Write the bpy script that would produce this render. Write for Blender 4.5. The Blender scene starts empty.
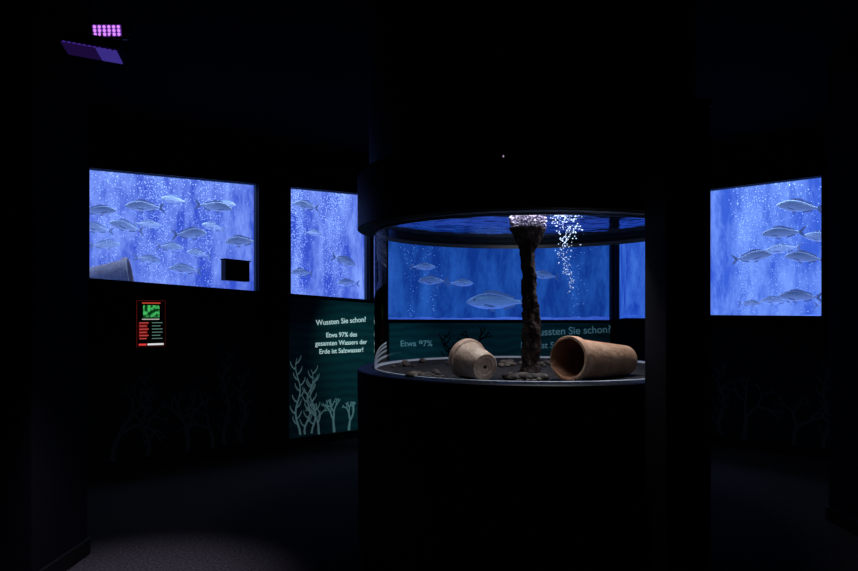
import bpy, bmesh, math, random
from mathutils import Vector, Matrix
random.seed(7)
S=bpy.context.scene
S.view_settings.view_transform='Standard'
C=S.collection
# ---------------------------------------------------------------- materials
def mat(name, col=(.5,.5,.5), rough=.6, metal=0, emis=None, es=0, noise=None, spec=.5, bump=0, bscale=20):
    m=bpy.data.materials.new(name); m.use_nodes=True
    nt=m.node_tree; b=nt.nodes['Principled BSDF']
    b.inputs['Base Color'].default_value=(*col,1)
    b.inputs['Roughness'].default_value=rough
    b.inputs['Metallic'].default_value=metal
    b.inputs['Specular IOR Level'].default_value=spec
    if emis:
        b.inputs['Emission Color'].default_value=(*emis,1); b.inputs['Emission Strength'].default_value=es
    tc=nt.nodes.new('ShaderNodeTexCoord')
    if noise:
        n=nt.nodes.new('ShaderNodeTexNoise'); n.inputs['Scale'].default_value=noise[0]; n.inputs['Detail'].default_value=6
        r=nt.nodes.new('ShaderNodeValToRGB')
        r.color_ramp.elements[0].position=.35; r.color_ramp.elements[1].position=.68
        r.color_ramp.elements[0].color=(*col,1); r.color_ramp.elements[1].color=(*noise[1],1)
        nt.links.new(tc.outputs['Object'],n.inputs['Vector']); nt.links.new(n.outputs['Fac'],r.inputs['Fac'])
        nt.links.new(r.outputs['Color'],b.inputs['Base Color'])
    if bump:
        n=nt.nodes.new('ShaderNodeTexNoise'); n.inputs['Scale'].default_value=bscale; n.inputs['Detail'].default_value=5
        bp=nt.nodes.new('ShaderNodeBump'); bp.inputs['Strength'].default_value=bump; bp.inputs['Distance'].default_value=.02
        nt.links.new(tc.outputs['Object'],n.inputs['Vector']); nt.links.new(n.outputs['Fac'],bp.inputs['Height'])
        nt.links.new(bp.outputs['Normal'],b.inputs['Normal'])
    return m

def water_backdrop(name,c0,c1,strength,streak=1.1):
    """blue tank liner; mottled emission stands in for lit water"""
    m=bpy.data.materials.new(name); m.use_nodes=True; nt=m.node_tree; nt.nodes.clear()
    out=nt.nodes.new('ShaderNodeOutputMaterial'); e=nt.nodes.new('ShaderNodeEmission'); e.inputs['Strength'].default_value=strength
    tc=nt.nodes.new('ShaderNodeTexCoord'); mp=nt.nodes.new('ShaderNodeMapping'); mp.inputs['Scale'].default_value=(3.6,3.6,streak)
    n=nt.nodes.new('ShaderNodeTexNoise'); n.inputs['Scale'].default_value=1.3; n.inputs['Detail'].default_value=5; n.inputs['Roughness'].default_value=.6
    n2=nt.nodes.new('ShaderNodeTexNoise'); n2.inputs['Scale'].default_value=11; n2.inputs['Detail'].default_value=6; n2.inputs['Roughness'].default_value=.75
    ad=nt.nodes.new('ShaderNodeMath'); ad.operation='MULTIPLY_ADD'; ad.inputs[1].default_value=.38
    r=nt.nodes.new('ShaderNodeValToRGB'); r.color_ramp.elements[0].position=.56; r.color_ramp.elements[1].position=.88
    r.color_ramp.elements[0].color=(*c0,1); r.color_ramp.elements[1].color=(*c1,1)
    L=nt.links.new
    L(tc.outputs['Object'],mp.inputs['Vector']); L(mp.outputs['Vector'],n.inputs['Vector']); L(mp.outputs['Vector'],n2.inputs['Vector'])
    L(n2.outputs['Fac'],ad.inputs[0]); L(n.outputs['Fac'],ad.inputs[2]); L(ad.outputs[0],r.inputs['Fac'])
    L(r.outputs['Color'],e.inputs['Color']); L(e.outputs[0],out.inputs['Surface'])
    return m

def glassy(name,tint,ior=1.3,extra=0,gcol=(1,1,1),rough=.02,bump=False,haze=None):
    m=bpy.data.materials.new(name); m.use_nodes=True; nt=m.node_tree; nt.nodes.clear()
    out=nt.nodes.new('ShaderNodeOutputMaterial'); t=nt.nodes.new('ShaderNodeBsdfTransparent'); t.inputs['Color'].default_value=(*tint,1)
    g=nt.nodes.new('ShaderNodeBsdfGlossy'); g.inputs['Roughness'].default_value=rough; g.inputs['Color'].default_value=(*gcol,1)
    mx=nt.nodes.new('ShaderNodeMixShader'); L=nt.links.new
    if extra: mx.inputs[0].default_value=extra
    else:
        lw=nt.nodes.new('ShaderNodeLayerWeight'); lw.inputs['Blend'].default_value=.08
        L(lw.outputs['Fresnel'],mx.inputs[0])
    if bump:
        tc=nt.nodes.new('ShaderNodeTexCoord'); n=nt.nodes.new('ShaderNodeTexNoise'); n.inputs['Scale'].default_value=6
        bp=nt.nodes.new('ShaderNodeBump'); bp.inputs['Strength'].default_value=.12; bp.inputs['Distance'].default_value=.02
        L(tc.outputs['Object'],n.inputs['Vector']); L(n.outputs['Fac'],bp.inputs['Height']); L(bp.outputs['Normal'],g.inputs['Normal'])
    L(t.outputs[0],mx.inputs[1]); L(g.outputs[0],mx.inputs[2]); last=mx.outputs[0]
    if haze:
        e=nt.nodes.new('ShaderNodeEmission'); e.inputs['Color'].default_value=(*haze,1); e.inputs['Strength'].default_value=1  # emission painted into the pane as light scattered by the water
        ads=nt.nodes.new('ShaderNodeAddShader'); L(last,ads.inputs[0]); L(e.outputs[0],ads.inputs[1]); last=ads.outputs[0]
    L(last,out.inputs['Surface'])
    return m

M_wall=mat('dark_wall_paint',(.003,.003,.006),.85,noise=(3,(.0045,.005,.010)),bump=.1,spec=.08)
M_black=mat('matte_black',(.0018,.002,.004),.75,spec=.05)
M_ceil=mat('black_ceiling',(.0015,.0015,.003),.9,spec=.04)
M_floor=mat('dark_carpet',(.009,.008,.010),.95,noise=(60,(.026,.023,.027)),spec=.05,bump=.4,bscale=120)
M_hood=mat('navy_laminate',(.004,.006,.015),.5,spec=.12)
M_trim=mat('black_trim',(.002,.002,.003),.5,spec=.12)
M_terra=mat('terracotta_pale',(.50,.36,.27),.85,noise=(12,(.74,.60,.50)),bump=.3,bscale=40,spec=.2)  # paler, beige terracotta tone
M_terradark=mat('terracotta_brown',(.33,.18,.11),.85,noise=(11,(.52,.34,.24)),bump=.3,bscale=40,spec=.2)  # darker, browner terracotta tone
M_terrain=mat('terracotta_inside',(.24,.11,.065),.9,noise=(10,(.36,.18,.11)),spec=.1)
M_bark=mat('encrusted_rock',(.018,.012,.013),.9,noise=(28,(.09,.065,.062)),bump=1,bscale=40,spec=.15)
M_foam=mat('foam_white',(.42,.38,.50),.6)
M_bub=mat('air_bubble_glow',(.6,.7,1),.3,emis=(.40,.55,1),es=.65)  # own glow stands in for strong tank light on the bubbles
M_bubw=mat('air_bubble_faint_glow',(.55,.65,.9),.3,emis=(.4,.6,1),es=.2)  # weaker glow painted in for lamp light on the bubbles
M_sand=mat('dark_tank_bed',(.012,.012,.014),.9,noise=(22,(.045,.042,.045)),bump=.6,bscale=90,spec=.1)
M_gravel=mat('dark_gravel',(.022,.020,.022),.8,noise=(9,(.14,.11,.09)),bump=.3)
M_seal=mat('silicone_seal',(.42,.48,.60),.4)
M_bluesand=mat('gravel_blue_glow',(.25,.32,.6),.9,emis=(.05,.09,.6),es=.35,noise=(25,(.45,.5,.75)),bump=.4)  # blue tank light put into the gravel as colour and emission
M_white=mat('lettering_white_glow',(.8,.9,.9),.6,emis=(.65,.9,.9),es=.45)  # emission added to brighten the lettering; it is no light source
M_whitedim=mat('lettering_dim_glow',(.4,.6,.65),.6,emis=(.4,.7,.75),es=.10)  # dimmer lettering, also brightened by a little emission
M_coral=mat('coral_print_glow',(.30,.58,.60),.8,emis=(.3,.62,.66),es=.08)  # faint emission in the print stands in for light on it
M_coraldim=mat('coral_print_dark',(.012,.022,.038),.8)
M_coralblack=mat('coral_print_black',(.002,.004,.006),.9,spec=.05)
M_glass=glassy('pane_water_glow',(.86,.92,1),haze=(.008,.020,.07))  # pane carries a blue glow for light scattered in the water
M_glassb=glassy('pane_water_glow_faint',(.85,.9,.97),haze=(.002,.006,.03))  # same scattered-light glow in the pane, weaker
M_glassc=glassy('tinted_pane',(.42,.62,.78))
M_cyl=glassy('acrylic_cylinder',(.74,.86,.96))
M_surf=glassy('water_surface',(.9,.95,1),extra=.66,gcol=(.55,.68,.9),rough=.03,bump=True)
def mural(name,c0,c1):
    m=mat(name,c0,.75,spec=.1); nt=m.node_tree; b=nt.nodes['Principled BSDF']
    tc=nt.nodes.new('ShaderNodeTexCoord'); w=nt.nodes.new('ShaderNodeTexWave'); w.bands_direction='Z'
    w.inputs['Scale'].default_value=3.2; w.inputs['Distortion'].default_value=5; w.inputs['Detail Scale'].default_value=.8
    r=nt.nodes.new('ShaderNodeValToRGB'); r.color_ramp.elements[0].color=(*c0,1); r.color_ramp.elements[1].color=(*c1,1)
    nt.links.new(tc.outputs['Object'],w.inputs['Vector']); nt.links.new(w.outputs['Fac'],r.inputs['Fac']); nt.links.new(r.outputs['Color'],b.inputs['Base Color'])
    return m
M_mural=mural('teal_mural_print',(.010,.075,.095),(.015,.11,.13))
M_muraldark=mural('dark_mural_print',(.002,.004,.009),(.003,.006,.012))  # same wave print in a near-black tone
def fishmat():
    m=mat('silver_scales_glow',(.5,.5,.5),.38,.2); nt=m.node_tree; b=nt.nodes['Principled BSDF']; L=nt.links.new
    tc=nt.nodes.new('ShaderNodeTexCoord'); sp=nt.nodes.new('ShaderNodeSeparateXYZ'); L(tc.outputs['Object'],sp.inputs[0])
    mr=nt.nodes.new('ShaderNodeMapRange'); mr.inputs[1].default_value=-.13; mr.inputs[2].default_value=.16; L(sp.outputs['Z'],mr.inputs[0])
    n=nt.nodes.new('ShaderNodeTexNoise'); n.inputs['Scale'].default_value=30; L(tc.outputs['Object'],n.inputs['Vector'])
    ad=nt.nodes.new('ShaderNodeMath'); ad.operation='MULTIPLY_ADD'; ad.inputs[1].default_value=.25; L(n.outputs['Fac'],ad.inputs[0]); L(mr.outputs[0],ad.inputs[2])
    r=nt.nodes.new('ShaderNodeValToRGB'); e=r.color_ramp.elements
    e[0].position=.25; e[0].color=(.82,.86,.90,1); e[1].position=1.0; e[1].color=(.15,.19,.28,1)
    x=e.new(.66); x.color=(.60,.65,.72,1)
    L(ad.outputs[0],r.inputs['Fac']); L(r.outputs['Color'],b.inputs['Base Color'])
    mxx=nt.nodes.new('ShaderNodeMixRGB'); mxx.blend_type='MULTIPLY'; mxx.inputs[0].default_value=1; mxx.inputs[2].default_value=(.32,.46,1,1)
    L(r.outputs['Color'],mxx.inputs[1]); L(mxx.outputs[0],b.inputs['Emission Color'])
    b.inputs['Emission Strength'].default_value=.36  # blue glow painted on for light scattered by hazy water
    return m
M_fish=fishmat()
M_fin=mat('fish_fin_glow',(.30,.36,.48),.5,emis=(.14,.20,.58),es=.25)  # fins get the same painted blue water glow
M_eye=mat('fish_eye',(.01,.01,.015),.1)
# ---------------------------------------------------------------- helpers
def mesh_obj(name,verts,faces,mats,parent=None,smooth=False,fm=None):
    me=bpy.data.meshes.new(name); me.from_pydata([tuple(v) for v in verts],[],faces); 
    for m in (mats if isinstance(mats,list) else [mats]): me.materials.append(m)
    if fm:
        for p,i in zip(me.polygons,fm): p.material_index=i
    bm=bmesh.new(); bm.from_mesh(me); bmesh.ops.recalc_face_normals(bm,faces=bm.faces); bm.to_mesh(me); bm.free()
    if smooth:
        for p in me.polygons: p.use_smooth=True
    o=bpy.data.objects.new(name,me); C.objects.link(o)
    if parent: o.parent=parent
    return o
def empty(name,loc=(0,0,0),rot=(0,0,0)):
    o=bpy.data.objects.new(name,None); o.location=loc; o.rotation_euler=rot; o.empty_display_size=.1; C.objects.link(o); return o
def box(name,lo,hi,m,parent=None,bev=0):
    x0,y0,z0=lo; x1,y1,z1=hi
    v=[(x0,y0,z0),(x1,y0,z0),(x1,y1,z0),(x0,y1,z0),(x0,y0,z1),(x1,y0,z1),(x1,y1,z1),(x0,y1,z1)]
    f=[(0,1,2,3),(4,5,6,7),(0,1,5,4),(1,2,6,5),(2,3,7,6),(3,0,4,7)]
    o=mesh_obj(name,v,f,m,parent)
    if bev:
        b=o.modifiers.new('bevel','BEVEL'); b.width=bev; b.segments=3
    return o
def lathe(name,prof,m,parent=None,n=96,closed=True,loc=(0,0,0),smooth=True):
    v=[];f=[];k=len(prof)
    for i in range(n):
        a=2*math.pi*i/n
        for r,z in prof: v.append((r*math.cos(a),r*math.sin(a),z))
    for i in range(n):
        j=(i+1)%n
        for q in range(k if closed else k-1):
            q2=(q+1)%k
            f.append((i*k+q,j*k+q,j*k+q2,i*k+q2))
    o=mesh_obj(name,v,f,m,parent,smooth); o.location=loc
    bm=bmesh.new(); bm.from_mesh(o.data); bmesh.ops.remove_doubles(bm,verts=bm.verts,dist=1e-5)
    bmesh.ops.recalc_face_normals(bm,faces=bm.faces); bm.to_mesh(o.data); bm.free()
    if smooth:
        try: o.data.set_sharp_from_angle(angle=math.radians(35))
        except Exception: pass
    return o
class Frame:  # local frame of a wall: s along wall, t outward (into the tank), z up
    def __init__(s,o,d):
        s.o=Vector((o[0],o[1],0)); dd=Vector((d[0],d[1],0)).normalized(); s.d=dd; s.n=Vector((-dd.y,dd.x,0)); s.ang=math.atan2(dd.y,dd.x)
    def p(s,a,t,z): return s.o+s.d*a+s.n*t+Vector((0,0,z))
def prisms(name,F,quads,t0,t1,m,parent=None):
    v=[];f=[]
    for q in quads:
        b=len(v)
        for t in (t0,t1):
            for a,z in q: v.append(F.p(a,t,z))
        f+= [(b,b+1,b+2,b+3),(b+4,b+5,b+6,b+7)]+[(b+i,b+(i+1)%4,b+4+(i+1)%4,b+4+i) for i in range(4)]
    return mesh_obj(name,v,f,m,parent)
H=3.3
def wall(name,F,s0,s1,ops,m=M_wall,t0=0,t1=.1):
    qs=[];c=s0
    for (a,b,za,zb,ta,tb) in ops:
        qs.append([(c,0),(a,0),(a,H),(c,H)])
        qs.append([(a,0),(b,0),(b,zb),(a,za)])
        qs.append([(a,ta),(b,tb),(b,H),(a,H)])
        c=b
    qs.append([(c,0),(s1,0),(s1,H),(c,H)])
    return prisms(name,F,qs,t0,t1,m)
wn=[0]
def window(F,op,gm,w=.03):
    wn[0]+=1
    a,b,za,zb,ta,tb=op; e=empty('window_%d'%wn[0])
    prisms('frame',F,[[(a-w,za-w),(b+w,zb-w),(b,zb),(a,za)],[(a,ta),(b,tb),(b+w,tb+w),(a-w,ta+w)],
        [(a-w,za-w),(a,za),(a,ta),(a-w,ta+w)],[(b,zb),(b+w,zb-w),(b+w,tb+w),(b,tb)]],-.022,-.001,M_trim,e)
    mesh_obj('pane',[F.p(a,.05,za),F.p(b,.05,zb),F.p(b,.05,tb),F.p(a,.05,ta)],[(0,1,2,3)],gm,e)
_b=bmesh.new(); bmesh.ops.create_icosphere(_b,subdivisions=1,radius=1); IV=[v.co.copy() for v in _b.verts]; IF=[[v.index for v in f.verts] for f in _b.faces]; _b.free()
def bubbles(name,pts,m=M_bub,parent=None):
    V=[];F=[]
    for p,r in pts:
        b=len(V); V+=[tuple(p+c*r) for c in IV]; F+=[[b+i for i in f] for f in IF]
    me=bpy.data.meshes.new(name); me.from_pydata(V,[],F); me.materials.append(m)
    me.polygons.foreach_set('use_smooth',[True]*len(F))
    o=bpy.data.objects.new(name,me); C.objects.link(o)
    if parent: o.parent=parent
    return o
def area(name,loc,rot,sx,sy,pw,col,parent=None):
    l=bpy.data.lights.new(name,'AREA'); l.shape='RECTANGLE'; l.size=sx; l.size_y=sy; l.energy=pw; l.color=col
    o=bpy.data.objects.new(name,l); o.location=loc; o.rotation_euler=rot; C.objects.link(o)
    if parent: o.parent=parent
    return o
def spot(name,loc,tgt,pw,col,ang,blend=.8,rad=.05,parent=None):
    l=bpy.data.lights.new(name,'SPOT'); l.energy=pw; l.color=col; l.spot_size=math.radians(ang); l.spot_blend=blend; l.shadow_soft_size=rad
    o=bpy.data.objects.new(name,l); o.location=loc
    o.rotation_euler=(Vector(tgt)-Vector(loc)).to_track_quat('-Z','Y').to_euler(); C.objects.link(o)
    if parent: o.parent=parent
    return o
# ---------------------------------------------------------------- room shell
FL=Frame((-3.09,6.36),(1,.84)); P1=(-.535,8.507); P2=(2.30,8.72)
FB=Frame(P1,(P2[0]-P1[0],P2[1]-P1[1])); LB=(Vector(P2)-Vector(P1)).length
FR=Frame(P2,(1.658,-1.67))
sL=(P1[0]+3.09)*1.306
zb=lambda s:1.79-.054*s
zt=lambda s:2.79+.028*s
op1=(0,1.665,zb(0),zb(1.665),zt(0),zt(1.665))
op2=(2.045,3.10,zb(2.045),zb(3.10),zt(2.045),zt(3.10))
op3=(.04,2.82,1.385,1.375,2.86,2.86)
op4=(.025,.85,1.38,1.40,2.85,2.85)
op5=(1.150,2.353,1.444,1.44,2.85,2.85)
wall('wall_left',FL,-1.2,sL,[op1,op2])
wall('wall_back',FB,0,LB,[op3])
wall('wall_right',FR,0,3.2,[op4,op5])
window(FL,op1,M_glass);window(FL,op2,M_glass);window(FB,op3,M_glassb,.015);window(FR,op4,M_glassc,.015);window(FR,op5,M_glass)
cL=FL.p(-1.2,0,0); cR=FR.p(3.2,0,0)
box('wall_west',(cL.x-.1,-1.6,0),(cL.x,cL.y+.1,H),M_wall)
box('wall_east',(cR.x,-1.6,0),(cR.x+.1,cR.y+.1,H),M_wall)
box('wall_front',(cL.x-.1,-1.7,0),(cR.x+.1,-1.6,H),M_wall)
box('floor',(cL.x-.1,-1.7,-.1),(cR.x+.1,9.0,0),M_floor)
box('ceiling',(cL.x-.1,-1.7,H),(cR.x+.1,9.0,H+.1),M_ceil)
prisms('trim_1',FL,[[(-1.2,3.0),(sL,3.06),(sL,3.12),(-1.2,3.06)]],-.05,-.001,M_wall)
prisms('baseboard_left',FL,[[(-1.2,0),(sL,0),(sL,.08),(-1.2,.08)]],-.03,-.001,M_trim)
prisms('baseboard_back',FB,[[(0,0),(LB,0),(LB,.08),(0,.08)]],-.03,-.001,M_trim)
prisms('baseboard_right',FR,[[(0,0),(3.2,0),(3.2,.08),(0,.08)]],-.03,-.001,M_trim)
def pillar(lo,hi):
    e=empty('square_pillar',((lo[0]+hi[0])/2,(lo[1]+hi[1])/2,0))
    sx=(hi[0]-lo[0])/2; sy=(hi[1]-lo[1])/2
    box('shaft',(-sx,-sy,0),(sx,sy,hi[2]),M_black,e,.012)
    box('plinth',(-sx-.012,-sy-.012,0),(sx+.012,sy+.012,.1),M_trim,e,.006)
pillar((-3.3,3.7,0),(-2.095,4.3,H))
pillar((2.850,4.5,0),(3.5,5.0,H))
prisms('pillar_between_windows',FL,[[(1.80,0),(2.0,0),(2.0,H),(1.80,H)]],-.06,-.001,M_black)
# ---------------------------------------------------------------- murals
def ribbon(V,Fc,F,pts,w0,w1,t):
    n=len(pts); b=len(V)
    for i,(a,z) in enumerate(pts):
        p0=pts[max(i-1,0)]; p1=pts[min(i+1,n-1)]
        dx,dz=p1[0]-p0[0],p1[1]-p0[1]; l=math.hypot(dx,dz) or 1
        w=(w0+(w1-w0)*i/(n-1))/2
        V.append(F.p(a-dz/l*w,t,z+dx/l*w)); V.append(F.p(a+dz/l*w,t,z-dx/l*w))
    for i in range(n-1): Fc.append((b+2*i,b+2*i+1,b+2*i+3,b+2*i+2))
def branch(V,Fc,F,a,z,ang,ln,w,dep,rnd,t):
    pts=[];x,y=a,z;an=ang
    for i in range(6):
        pts.append((x,y)); an+=rnd.uniform(-.18,.18); x+=math.sin(an)*ln/5; y+=math.cos(an)*ln/5
    ribbon(V,Fc,F,pts,w,w*.75,t)
    if dep>0:
        x,y=pts[-1]
        for s in (-1,1): branch(V,Fc,F,x,y,an+s*rnd.uniform(.25,.6),ln*.72,w*.75,dep-1,rnd,t)
def frond(V,Fc,F,a,z,h,w,rnd,t,lean=0):
    ph=rnd.uniform(0,6); pts=[(a+lean*(i/14)**2+.03*math.sin(ph+i*.75),z+h*i/14) for i in range(15)]
    ribbon(V,Fc,F,pts,w,w*.25,t)
    for i in range(2,14):
        x,y=pts[i]; s=1 if i%2 else -1
        ribbon(V,Fc,F,[(x,y),(x+s*.035,y+.02),(x+s*.06,y+.06),(x+s*.065,y+.09)],w*.75,w*.25,t)
def mural_panel(F,a,b,z0,z1f,seed,items,matc=M_coral,pm=M_mural):
    e=empty('sea_mural')
    prisms('panel',F,[[(a,.09),(b,.09),(b,z1f(b)),(a,z1f(a))]],-.02,-.001,pm,e)
    rnd=random.Random(seed); V=[];Fc=[]
    for k,it in enumerate(items):
        t=-.0225-.0004*k
        if it[0]=='b': branch(V,Fc,F,it[1],it[2],it[5] if len(it)>5 else 0,it[3],it[4],4,rnd,t)
        else: frond(V,Fc,F,it[1],it[2],it[3],it[4],rnd,t,it[5] if len(it)>5 else 0)
    mesh_obj('coral_drawing',V,Fc,matc,e)
    return e
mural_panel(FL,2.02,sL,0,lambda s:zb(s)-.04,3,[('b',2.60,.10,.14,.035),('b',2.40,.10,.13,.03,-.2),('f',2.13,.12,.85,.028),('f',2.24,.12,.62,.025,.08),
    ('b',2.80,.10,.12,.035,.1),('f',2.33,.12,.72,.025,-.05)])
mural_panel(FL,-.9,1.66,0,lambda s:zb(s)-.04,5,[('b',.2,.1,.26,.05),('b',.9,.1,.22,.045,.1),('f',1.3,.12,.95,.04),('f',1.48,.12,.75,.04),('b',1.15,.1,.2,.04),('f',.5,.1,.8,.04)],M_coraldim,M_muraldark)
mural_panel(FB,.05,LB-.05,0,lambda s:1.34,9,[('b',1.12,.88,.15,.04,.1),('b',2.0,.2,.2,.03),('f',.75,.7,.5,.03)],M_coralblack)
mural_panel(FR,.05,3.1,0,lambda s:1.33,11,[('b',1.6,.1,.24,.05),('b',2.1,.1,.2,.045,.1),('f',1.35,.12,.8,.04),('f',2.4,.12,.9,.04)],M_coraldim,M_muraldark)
def text(F,s,z,body,size,m,parent,t=-.026,rot=0):
    cu=bpy.data.curves.new('lettering','FONT'); cu.body=body; cu.size=size; cu.align_x='CENTER'; cu.extrude=.001; cu.offset=.0010
    cu.materials.append(m); o=bpy.data.objects.new('lettering',cu); o.location=F.p(s,t,z); o.rotation_euler=(math.pi/2,rot,F.ang); C.objects.link(o); o.parent=parent
e=empty('wall_lettering')
text(FL,2.70,1.345,'Wussten Sie schon?',.085,M_white,e,rot=-.05)
for i,l in enumerate(('Etwa 97% des','gesamten Wassers der','Erde ist Salzwasser!')): text(FL,2.70,1.19-.092*i,l,.076,M_white,e)
e=empty('wall_lettering')
text(FB,2.28,1.20,'Wussten Sie schon?',.13,M_whitedim,e,rot=-.04); text(FB,2.1,1.03,'Erde ist Salzwasser!',.11,M_whitedim,e)
text(FB,.38,1.06,'Etwa 97%',.1,M_whitedim,e)
# ---------------------------------------------------------------- wall tanks
def tank(F,a,b,z0,m,depth=.95,top=3.15,pw=30,oa=0,ob=0):
    e=empty('wall_aquarium'); t0=.101
    g=lambda n,v,mm: mesh_obj(n,v,[(0,1,2,3)],mm,e)
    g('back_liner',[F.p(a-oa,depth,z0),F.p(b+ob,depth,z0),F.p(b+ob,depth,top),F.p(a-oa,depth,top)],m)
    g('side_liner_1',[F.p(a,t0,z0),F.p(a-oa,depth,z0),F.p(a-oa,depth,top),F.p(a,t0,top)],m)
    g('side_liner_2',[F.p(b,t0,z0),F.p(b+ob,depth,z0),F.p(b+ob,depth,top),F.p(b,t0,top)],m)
    g('lid',[F.p(a,t0,top),F.p(b,t0,top),F.p(b+ob,depth,top),F.p(a-oa,depth,top)],M_black)
    n=24;k=8;V=[];Fc=[];r=random.Random(int(a*10+b*7))
    for i in range(n+1):
        for j in range(k+1):
            u=i/n; w=j/k; V.append(F.p(a-oa*w+(b-a+(oa+ob)*w)*u,t0+(depth-t0)*w,z0+.02+.05*w*r.random()))
    for i in range(n):
        for j in range(k): Fc.append((i*(k+1)+j,(i+1)*(k+1)+j,(i+1)*(k+1)+j+1,i*(k+1)+j+1))
    mesh_obj('gravel_bed',V,Fc,M_bluesand,e,True)
    area('tank_light',F.p((a+b)/2,.42,top-.03),(0,0,F.ang),(b-a)*.9,.35,pw,(.48,.66,1),e)
    return e
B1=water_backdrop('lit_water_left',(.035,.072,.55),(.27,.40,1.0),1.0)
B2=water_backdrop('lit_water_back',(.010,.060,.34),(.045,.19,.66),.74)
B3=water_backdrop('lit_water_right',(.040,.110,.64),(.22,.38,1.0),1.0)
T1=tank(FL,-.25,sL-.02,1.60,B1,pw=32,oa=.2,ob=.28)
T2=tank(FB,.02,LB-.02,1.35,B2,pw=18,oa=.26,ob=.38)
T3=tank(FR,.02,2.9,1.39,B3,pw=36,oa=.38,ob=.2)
def plumes(F,cols,z0,z1,n,seed,parent,rr=(.0018,.0058)):
    r=random.Random(seed); pts=[]
    for i in range(n):
        s,t,w=r.choice(cols); u=r.random()**.8
        z=z0+(z1-z0)*u
        pts.append((F.p(s+r.gauss(0,w*(.3+u)),min(.9,max(.14,t+r.gauss(0,.06))),z),r.uniform(*rr)))
    bubbles('bubble_plume',pts,parent=parent)
plumes(FL,[(.3,.5,.10),(.85,.6,.12),(1.25,.35,.09),(.6,.3,.12),(2.45,.5,.08),(2.75,.35,.09),(3.0,.5,.06),(2.3,.3,.05),(1.0,.7,.4)],1.65,3.0,4600,1,T1)
plumes(FR,[(1.55,.35,.06),(1.75,.5,.10),(1.45,.3,.05),(2.1,.5,.25)],1.45,3.0,1400,2,T3)
plumes(FB,[(.35,.3,.08),(.6,.5,.12),(2.5,.4,.1)],1.4,2.9,300,3,T2)
# ---------------------------------------------------------------- fish
def fish_mesh():
    prof=[(-.50,.010,-.012,.008),(-.475,.035,-.035,.022),(-.44,.070,-.055,.036),(-.38,.112,-.082,.050),(-.30,.150,-.110,.062),(-.20,.172,-.128,.068),
          (-.10,.172,-.132,.066),(0,.155,-.122,.058),(.10,.125,-.100,.047),(.19,.088,-.072,.034),(.27,.055,-.046,.022),(.33,.036,-.032,.013),(.37,.034,-.032,.008)]
    n=16;V=[];F=[];mi=[]
    for x,zt_,zb_,w in prof:
        c=(zt_+zb_)/2;h=(zt_-zb_)/2
        for i in range(n):
            a=2*math.pi*i/n; ca,sa=math.cos(a),math.sin(a)
            V.append((x,w*math.copysign(abs(ca)**.85,ca),c+h*sa))
    for q in range(len(prof)-1):
        for i in range(n): j=(i+1)%n; F.append((q*n+i,q*n+j,(q+1)*n+j,(q+1)*n+i)); mi.append(0)
    F.append(tuple(range(n))); mi.append(0); F.append(tuple((len(prof)-1)*n+i for i in range(n))); mi.append(0)
    def fin(pts,y=0,m=1,th=.003,tilt=0):
        b=len(V);k=len(pts)
        for sg in (-1,1):
            for x,z in pts: V.append((x,y+sg*th+tilt*(x-pts[0][0]),z))
        F.append(tuple(b+i for i in range(k)));mi.append(m);F.append(tuple(b+k+i for i in range(k)));mi.append(m)
        for i in range(k): j=(i+1)%k; F.append((b+i,b+j,b+k+j,b+k+i));mi.append(m)
    fin([(.35,.0),(.35,.033),(.40,.075),(.46,.130),(.52,.165),(.49,.10),(.455,.045),(.43,.0)])
    fin([(.35,.0),(.43,.0),(.455,-.045),(.49,-.10),(.52,-.16),(.46,-.125),(.40,-.072),(.35,-.032)])
    xs=[-.24+.045*i for i in range(12)]
    def top(x):
        for a,b in zip(prof,prof[1:]):
            if a[0]<=x<=b[0]: u=(x-a[0])/(b[0]-a[0]); return a[1]+(b[1]-a[1])*u, a[2]+(b[2]-a[2])*u
        return 0,0
    for i in range(11):
        x0,x1=xs[i],xs[i+1]; h=.055 if 1<i<6 else .038
        fin([(x0,top(x0)[0]-.01),(x1,top(x1)[0]-.01),(x1+.012,top(x1)[0]+h*.8),(x0+.020,top(x0)[0]+h)])
    for i in range(4):
        x0=.08+.045*i;x1=x0+.045
        fin([(x0,top(x0)[1]+.01),(x1,top(x1)[1]+.01),(x1+.015,top(x1)[1]-.028),(x0+.02,top(x0)[1]-.040)])
    fin([(-.17,-.12),(-.12,-.125),(-.04,-.165),(-.09,-.178)],y=.02);fin([(-.17,-.12),(-.12,-.125),(-.04,-.165),(-.09,-.178)],y=-.02)
    for s in (-1,1): fin([(-.24,-.03),(-.235,-.06),(-.12,-.10),(-.06,-.09),(-.12,-.055)],y=s*.066,tilt=s*.25)
    o=mesh_obj('sea_bream_src',V,F,[M_fish,M_fin,M_eye],smooth=False,fm=mi); me=o.data
    bm=bmesh.new(); bm.from_mesh(me)
    for s in (-1,1):
        r=bmesh.ops.create_uvsphere(bm,u_segments=12,v_segments=8,radius=.018,matrix=Matrix.Translation((-.385,s*.040,.040))@Matrix.Diagonal((1,.7,1,1)))
        for v in r['verts']:
            for f in v.link_faces: f.material_index=2
    for s in (-1,1):
        r=bmesh.ops.create_cube(bm,size=1,matrix=Matrix.Translation((-.475,s*.017,-.012))@Matrix.Rotation(.35,4,'Y')@Matrix.Diagonal((.045,.012,.006,1)))
        for v in r['verts']:
            for f in v.link_faces: f.material_index=2
    for f in bm.faces: 
        if f.material_index!=1: f.smooth=True
    bm.to_mesh(me); bm.free(); bpy.data.objects.remove(o); me.name='sea_bream_mesh'; return me
FM=fish_mesh()
def fish(F,s,t,z,L,head=-1,pitch=0,yaw=0):
    o=bpy.data.objects.new('sea_bream',FM); C.objects.link(o); o.location=F.p(s,t,z)
    L*=.95
    o.scale=(L,L,L*.86); o.rotation_euler=(0,pitch,F.ang+(math.pi if head>0 else 0)+yaw)
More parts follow.
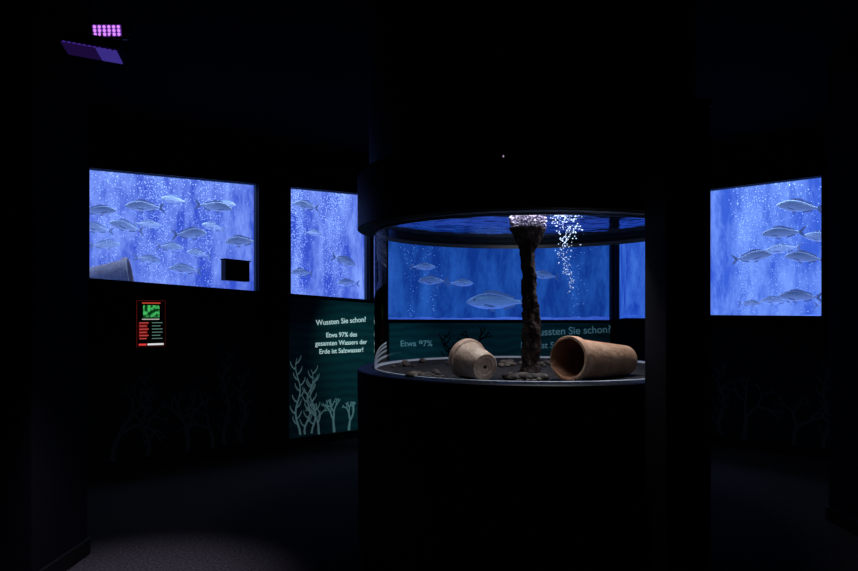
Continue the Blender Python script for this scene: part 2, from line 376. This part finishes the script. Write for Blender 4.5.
for a in [(FL,.593,.3,2.526,.42,-1,-.05,.1),(FL,.16,.32,2.45,.34,1,.05,-.3),(FL,1.049,.3,2.289,.42,1,.12,.15),(FL,1.306,.3,2.594,.42,1,-.05,-.1),
  (FL,1.62,.3,2.245,.42,-1,-.1,0),(FL,.45,.4,2.326,.38,-1,.15,.2),(FL,.934,.55,2.16,.36,1,0,.3),(FL,1.072,.5,1.925,.38,-1,.05,0),(FL,1.0,.6,2.67,.34,-1,0,.2),
  (FL,.3,.6,2.15,.34,1,.1,.2),(FL,1.45,.65,2.42,.34,-1,.1,.3),(FL,.75,.7,2.40,.32,1,0,.1),(FL,.2,.5,2.30,.34,-1,.1,.1),(FL,1.30,.7,2.12,.32,-1,.1,.2),
  (FL,1.55,.6,2.68,.32,1,.05,.1),(FL,.70,.55,2.02,.32,1,-.1,.2),
  (FL,2.419,.3,2.71,.38,-1,.05,.1),(FL,2.942,.3,2.094,.40,1,-.25,.1),(FL,2.365,.3,1.929,.34,-1,0,.2),(FL,3.1,.45,1.83,.36,-1,0,.0),(FL,2.75,.7,2.45,.30,1,0,.2),
  (FB,1.44,.3,1.60,.85,-1,0,.05),(FB,.62,.4,1.87,.42,-1,0,.2),(FB,.50,.6,2.06,.36,1,0,.1),(FB,2.1,.5,1.95,.4,-1,.1,.2),(FB,1.0,.65,1.85,.36,1,0,0),
  (FR,2.054,.3,2.60,.50,-1,.18,.05),(FR,1.884,.3,2.335,.46,-1,0,.1),(FR,1.558,.3,2.092,.46,1,.1,0),(FR,1.80,.55,2.18,.40,-1,-.08,.15),(FR,2.10,.32,2.055,.44,-1,.15,0),
  (FR,2.054,.3,1.64,.46,-1,.03,.05),(FR,2.22,.5,2.27,.42,-1,.2,.1),(FR,1.50,.4,1.57,.26,1,0,.1),(FR,1.72,.55,1.60,.34,-1,0,.2),(FR,2.25,.6,1.55,.3,1,0,.1),(FR,.5,.4,2.0,.4,-1,0,.1)]: fish(*a)
# ---------------------------------------------------------------- pots
def pot(loc,axis,R=.12,r=.075,L=.30,name='terracotta_pot',M=None):
    th=.012*R/.12; rim=.18*min(L,.3)
    prof=[(0.0001,.004),(r*.55,.004),(r*.60,0),(r*.93,0),(r,.006),(R*.94-(R*.94-r)*rim/L,L-rim-.004),(R,L-rim),(R*1.02,L-rim+.006),(R*1.02,L-.004),(R,L),(R-th,L),(R-th*1.6,L-.01),(R-th*2,L-rim),(r-th*.6,th*1.2),(.0001,th*1.2)]
    o=lathe(name,prof,[M or M_terra,M_terrain,M_trim],None,64,False)
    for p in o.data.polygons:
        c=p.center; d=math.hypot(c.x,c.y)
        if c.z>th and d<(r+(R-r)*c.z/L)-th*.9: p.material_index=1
    bm=bmesh.new(); bm.from_mesh(o.data)
    g=bmesh.ops.create_cone(bm,cap_ends=True,segments=20,radius1=.010*R/.12,radius2=.010*R/.12,depth=.004,matrix=Matrix.Translation((0,0,.003)))
    for v in g['verts']:
        for f in v.link_faces: f.material_index=2
    bm.to_mesh(o.data); bm.free()
    o.rotation_euler=Vector(axis).to_track_quat('Z','Y').to_euler(); o.location=loc
    return o
ZF=1.138
def lay(cx,cy,zf,dx,dy,R,r,L,M=None):
    sl=math.asin((R*1.02-r)/L); h=Vector((dx,dy,0)).normalized()
    ax=Vector((h.x*math.cos(sl),h.y*math.cos(sl),math.sin(sl)))
    mc=Vector((cx,cy,zf+R*1.02*math.cos(sl)))
    return pot(mc-ax*L,ax,R,r,L,M=M)
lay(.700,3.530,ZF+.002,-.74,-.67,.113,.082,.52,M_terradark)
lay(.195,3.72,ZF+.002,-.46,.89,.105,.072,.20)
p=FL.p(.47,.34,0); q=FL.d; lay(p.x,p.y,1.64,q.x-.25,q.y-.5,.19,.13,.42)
# ---------------------------------------------------------------- central cylindrical aquarium
CX,CY=.61,4.36
A=empty('cylindrical_aquarium',(CX,CY,0))
lathe('base_cabinet',[(.0001,0),(1.02,0),(1.02,.09),(1.045,.10),(1.05,1.12),(1.05,1.140),(1.042,1.146),(.962,1.146),(.96,ZF),(.0001,ZF)],M_hood,A,128,False)
lathe('hood',[(.958,1.985),(1.046,1.985),(1.05,1.989),(1.05,2.30),(1.04,2.315),(.958,2.315)],M_hood,A,128,True)
lathe('hood_neck',[(.90,2.316),(.98,2.316),(.98,H-.002),(.90,H-.002)],M_hood,A,128,True)
lathe('glass_cylinder',[(.95,ZF+.001),(.95,2.07)],M_cyl,A,128,False)
lathe('seal',[(.934,ZF+.0005),(.948,ZF+.0005),(.948,ZF+.012),(.942,ZF+.014)],M_seal,A,128,True)
lathe('water_surface',[(.0001,2.02),(.948,2.02)],M_surf,A,96,False)
lathe('sand_bed',[(.0001,ZF+.0012),(.932,ZF+.0012)],M_sand,A,96,False)
lathe('indicator',[(.0001,-.006),(.0035,-.006),(.0035,.003),(.0001,.0035)],mat('indicator_led',(.8,.8,1),.4,emis=(.8,.6,.8),es=.35),A,16,False,loc=(-.255,-1.020,2.235))
lathe('back_support_ring',[(.935,1.965),(.947,1.965),(.947,1.990),(.935,1.990)],mat('support_ring',(.02,.03,.06),.4),A,128,True)
box('lamp_housing',(-.25,-.80,2.285),(.35,-.45,2.335),M_black,A,.01)
area('lamp',(.04,-.68,2.28),(0,0,0),.5,.22,74,(1,.83,.74),A)
def column():
    n=28;k=60;V=[];Fc=[];r=random.Random(4)
    from mathutils import noise
    for j in range(k+1):
        u=j/k; z=ZF+.002+.79*u
        R=.042+.008*math.sin(u*7)+ (.045*max(0,(u-.84)/.16)**1.2) + .03*max(0,(.1-u)/.1)
        cx=.010*math.sin(u*5)
        for i in range(n):
            a=2*math.pi*i/n; d=Vector((math.cos(a),math.sin(a),0))
            f=noise.noise(Vector((d.x*2.5,d.y*2.5,z*14)))*.018+noise.noise(Vector((d.x*8,d.y*8,z*45)))*.010
            V.append((d.x*(R+f)+cx,d.y*(R+f),z))
    for j in range(k):
        for i in range(n): Fc.append((j*n+i,j*n+(i+1)%n,(j+1)*n+(i+1)%n,(j+1)*n+i))
    Fc.append(tuple(k*n+i for i in range(n))); Fc.append(tuple(range(n)))
    e=empty('rock_column',(.525,3.66,0))
    mesh_obj('stem',V,Fc,M_bark,e,True)
    pts=[]
    for i in range(560):
        a=r.uniform(0,6.283); q=.096*r.random()**.6; zz=r.uniform(1.93,2.012)
        if zz<1.945 and q<.05: zz+=.05
        pts.append((Vector((q*math.cos(a)-.006,q*math.sin(a),zz)),r.uniform(.004,.010)))
    bubbles('foam_head',pts,M_foam,e)
column()
r=random.Random(8);pts=[]
for i in range(260):
    u=r.random()**1.6; z=2.01-u*.42
    x=.735+.02*math.sin(u*9)+r.gauss(0,.030*(1.15-u)); pts.append((Vector((max(x,.65),3.72+r.gauss(0,.025),z)),r.uniform(.0015,.0042)))
for i in range(50): pts.append((Vector((.655+abs(r.gauss(0,.05)),3.70+r.gauss(0,.03),2.01-abs(r.gauss(0,.05)))),r.uniform(.0015,.004)))
bubbles('bubble_stream',pts,M_bubw)
def stones(name,items):
    bm=bmesh.new(); r=random.Random(5)
    for x,y,s in items:
        g=bmesh.ops.create_icosphere(bm,subdivisions=2,radius=s)
        sc=(r.uniform(.8,1.4),r.uniform(.8,1.2),r.uniform(.5,.8)); rz=Matrix.Rotation(r.uniform(0,3),3,'Z')
        for v in g['verts']:
            c=v.co*(1+r.uniform(-.13,.13)); c=rz@Vector((c.x*sc[0],c.y*sc[1],c.z*sc[2])); v.co=c+Vector((x,y,ZF+.002+s*sc[2]*.8))
    me=bpy.data.meshes.new(name); bm.to_mesh(me); bm.free(); me.materials.append(M_gravel)
    for q in me.polygons: q.use_smooth=True
    o=bpy.data.objects.new(name,me); C.objects.link(o)
st=[]
for i in range(150): 
    a=r.uniform(0,6.283); q=abs(r.gauss(0,.09)); x=.50+q*math.cos(a)*1.2; y=3.56+abs(q*math.sin(a))*.9
    if x<.40 or x>.59 : continue
    st.append((x,y,r.uniform(.010,.032)))
for i in range(90):
    a=r.uniform(-1.0,1.1); q=r.uniform(.83,.90); x=CX+q*math.sin(a); y=CY-q*math.cos(a)
    if .08<x<.42 or x>.59: continue
    st.append((x,y,r.uniform(.006,.018)))
for i in range(22): st.append((.0+r.uniform(-.12,.05),3.74+r.uniform(-.02,.06),r.uniform(.014,.034)))
for i in range(80):   # loose stones scattered over the rear of the bed
    a=r.uniform(0,6.283); q=r.uniform(.1,.85); x=CX+q*math.cos(a); y=CY+abs(q*math.sin(a))*.9+.02
    st.append((x,y,r.uniform(.010,.030)))
stones('tank_pebbles',st)
# ---------------------------------------------------------------- support post beside tank
e=empty('support_post',(1.095,3.10,0))
box('shaft',(-.094,-.15,0),(.094,.15,2.36),M_black,e,.006)
box('cap',(-.100,-.156,2.36),(.100,.156,2.39),M_trim,e,.004)
box('foot',(-.100,-.156,0),(.100,.156,.06),M_trim,e,.004)
# ---------------------------------------------------------------- info panel
E=lambda n,c,s: mat(n,(0.01,.01,.01),.5,emis=c,es=s)
e=empty('illuminated_info_sign')
def iq(n,a,b,z0,z1,t0,t1,m): prisms(n,FL,[[(a,z0),(b,z0),(b,z1),(a,z1)]],t0,t1,m,e)
s0,s1=.40,.67
iq('housing',s0-.01,s1+.01,1.14,1.60,-.055,-.0205,M_trim)
iq('red_border',s0,s1,1.15,1.592,-.058,-.0555,E('sign_red_border',(.5,.04,.03),.10))
iq('face',s0+.006,s1-.005,1.153,1.585,-.061,-.0585,mat('sign_face',(.003,.005,.004),.6,spec=.1))
gm=E('sign_green_picture',(.05,.6,.10),.6)
nt=gm.node_tree; nn=nt.nodes.new('ShaderNodeTexNoise'); nn.inputs['Scale'].default_value=30; rr=nt.nodes.new('ShaderNodeValToRGB'); tcc=nt.nodes.new('ShaderNodeTexCoord')
rr.color_ramp.elements[0].position=.42; rr.color_ramp.elements[0].color=(.0,.06,.01,1); rr.color_ramp.elements[1].position=.62; rr.color_ramp.elements[1].color=(.10,.85,.20,1)
nt.links.new(tcc.outputs['Object'],nn.inputs['Vector']); nt.links.new(nn.outputs['Fac'],rr.inputs['Fac']); nt.links.new(rr.outputs['Color'],nt.nodes['Principled BSDF'].inputs['Emission Color'])
iq('picture',s0+.06,s1-.06,1.43,1.545,-.063,-.0612,gm)
iq('red_block',s0+.02,s0+.10,1.24,1.38,-.063,-.0612,E('sign_red',(.6,.02,.02),.18))
for i in range(6): iq('text_line_%d'%i,s0+.025,s0+.11-.02*(i%2),1.375-.03*i,1.383-.03*i,-.0645,-.0631,E('sign_ln_a%d'%i,(.9,.12,.10),.6))
for i in range(6): iq('copy_line_%d'%i,s0+.14,s1-.03-.02*(i%3==1),1.375-.03*i,1.382-.03*i,-.063,-.0612,E('sign_ln_b%d'%i,(.3,.6,.5),.30))
iq('title',s0+.05,s1-.06,1.408,1.417,-.063,-.0612,E('sign_title',(.9,.9,.8),.5))
iq('title_top',s0+.05,s1-.05,1.560,1.572,-.063,-.0612,E('sign_title2',(.9,.1,.05),.5))
iq('footer',s0+.10,s1-.02,1.165,1.182,-.063,-.0612,E('sign_footer',(.9,.9,.9),.8))
iq('footer_red',s0+.02,s0+.09,1.165,1.182,-.063,-.0612,E('sign_footer_red',(.9,.05,.05),.8))
e=empty('pump_box'); 
prisms('body',FL,[[(1.275,1.805),(1.54,1.795),(1.54,2.00),(1.275,2.015)]],-.06,.045,M_trim,e)
prisms('lid',FL,[[(1.265,2.016),(1.55,2.001),(1.55,2.012),(1.265,2.027)]],-.065,.047,M_black,e)
# ---------------------------------------------------------------- ceiling LED lamps
def led(loc,rot,w,h,rows,cols,emcol,es,dot,name='led_floodlight'):
    e=empty(name,loc,rot)
    box('housing',(-w/2-.012,0,-h/2-.012),(w/2+.012,.05,h/2+.012),M_trim,e,.005)
    for i in range(7): box('heat_fin_%d'%i,(-w/2+i*w/6-.002,.051,-h/2),(-w/2+i*w/6+.002,.075,h/2),M_trim,e)
    m=E('led_lens_'+str(es),emcol,es)
    bm=bmesh.new()
    for i in range(cols):
        for j in range(rows):
            bmesh.ops.create_uvsphere(bm,u_segments=12,v_segments=8,radius=dot,matrix=Matrix.Translation((-w/2+(i+.5)*w/cols,-.003,-h/2+(j+.5)*h/rows))@Matrix.Diagonal((1,.4,1,1)))
    me=bpy.data.meshes.new('lenses'); bm.to_mesh(me); bm.free(); me.materials.append(m)
    o=bpy.data.objects.new('lenses',me); C.objects.link(o); o.parent=e
    return e
l1=led((-1.518,3.30,2.817),(math.radians(12),0,0),.135,.050,3,6,(.62,.22,.98),1.3,.0078)
box('lens_board',(-.068,-.002,-.026),(.068,.0005,.026),E('purple_board',(.25,.05,.6),.3),l1)
box('yoke_left',(-.092,.01,-.01),(-.086,.04,.16),M_trim,l1); box('yoke_right',(.086,.01,-.01),(.092,.04,.16),M_trim,l1); box('yoke_top',(-.092,.01,.16),(.092,.04,.166),M_trim,l1)
box('hanger',(-.008,.015,.166),(.008,.035,.48),M_trim,l1)
l2=led((-1.595,3.32,2.728),(math.radians(80),math.radians(8),math.radians(8)),.25,.11,5,11,(.16,.06,.75),.35,.010)
box('diffuser',(-.125,-.012,-.055),(.03,-.008,.055),E('purple_diffuser',(.025,.008,.10),.4),l2)
box('diffuser_bright',(.031,-.012,-.055),(.125,-.008,.055),E('blue_diffuser',(.08,.05,.45),.5),l2)
box('bracket',(.10,.03,-.02),(.115,.05,.05),M_trim,l2)
spot('lamp',(-1.50,3.25,2.60),(-1.60,3.72,0),500,(.86,.80,1),42,1,.04)
# ---------------------------------------------------------------- mural wash lights
spot('mural_spotlight',(-.75,6.2,3.1),tuple(FL.p(3.35,0,.55)),105,(.40,1,.95),36,1,.03)
spot('mural_spotlight',(1.3,6.6,3.1),tuple(FB.p(1.7,0,1.1)),38,(.5,.9,.9),60,1,.03)
# ---------------------------------------------------------------- world, camera
w=bpy.data.worlds.new('world'); S.world=w; w.use_nodes=True
w.node_tree.nodes['Background'].inputs[0].default_value=(.001,.001,.003,1)
cam=bpy.data.cameras.new('camera'); cam.sensor_width=36; cam.lens=700/858*36; cam.shift_y=24.5/858
co=bpy.data.objects.new('camera',cam); co.location=(0,0,1.5); co.rotation_euler=(math.pi/2,0,0); C.objects.link(co); S.camera=co
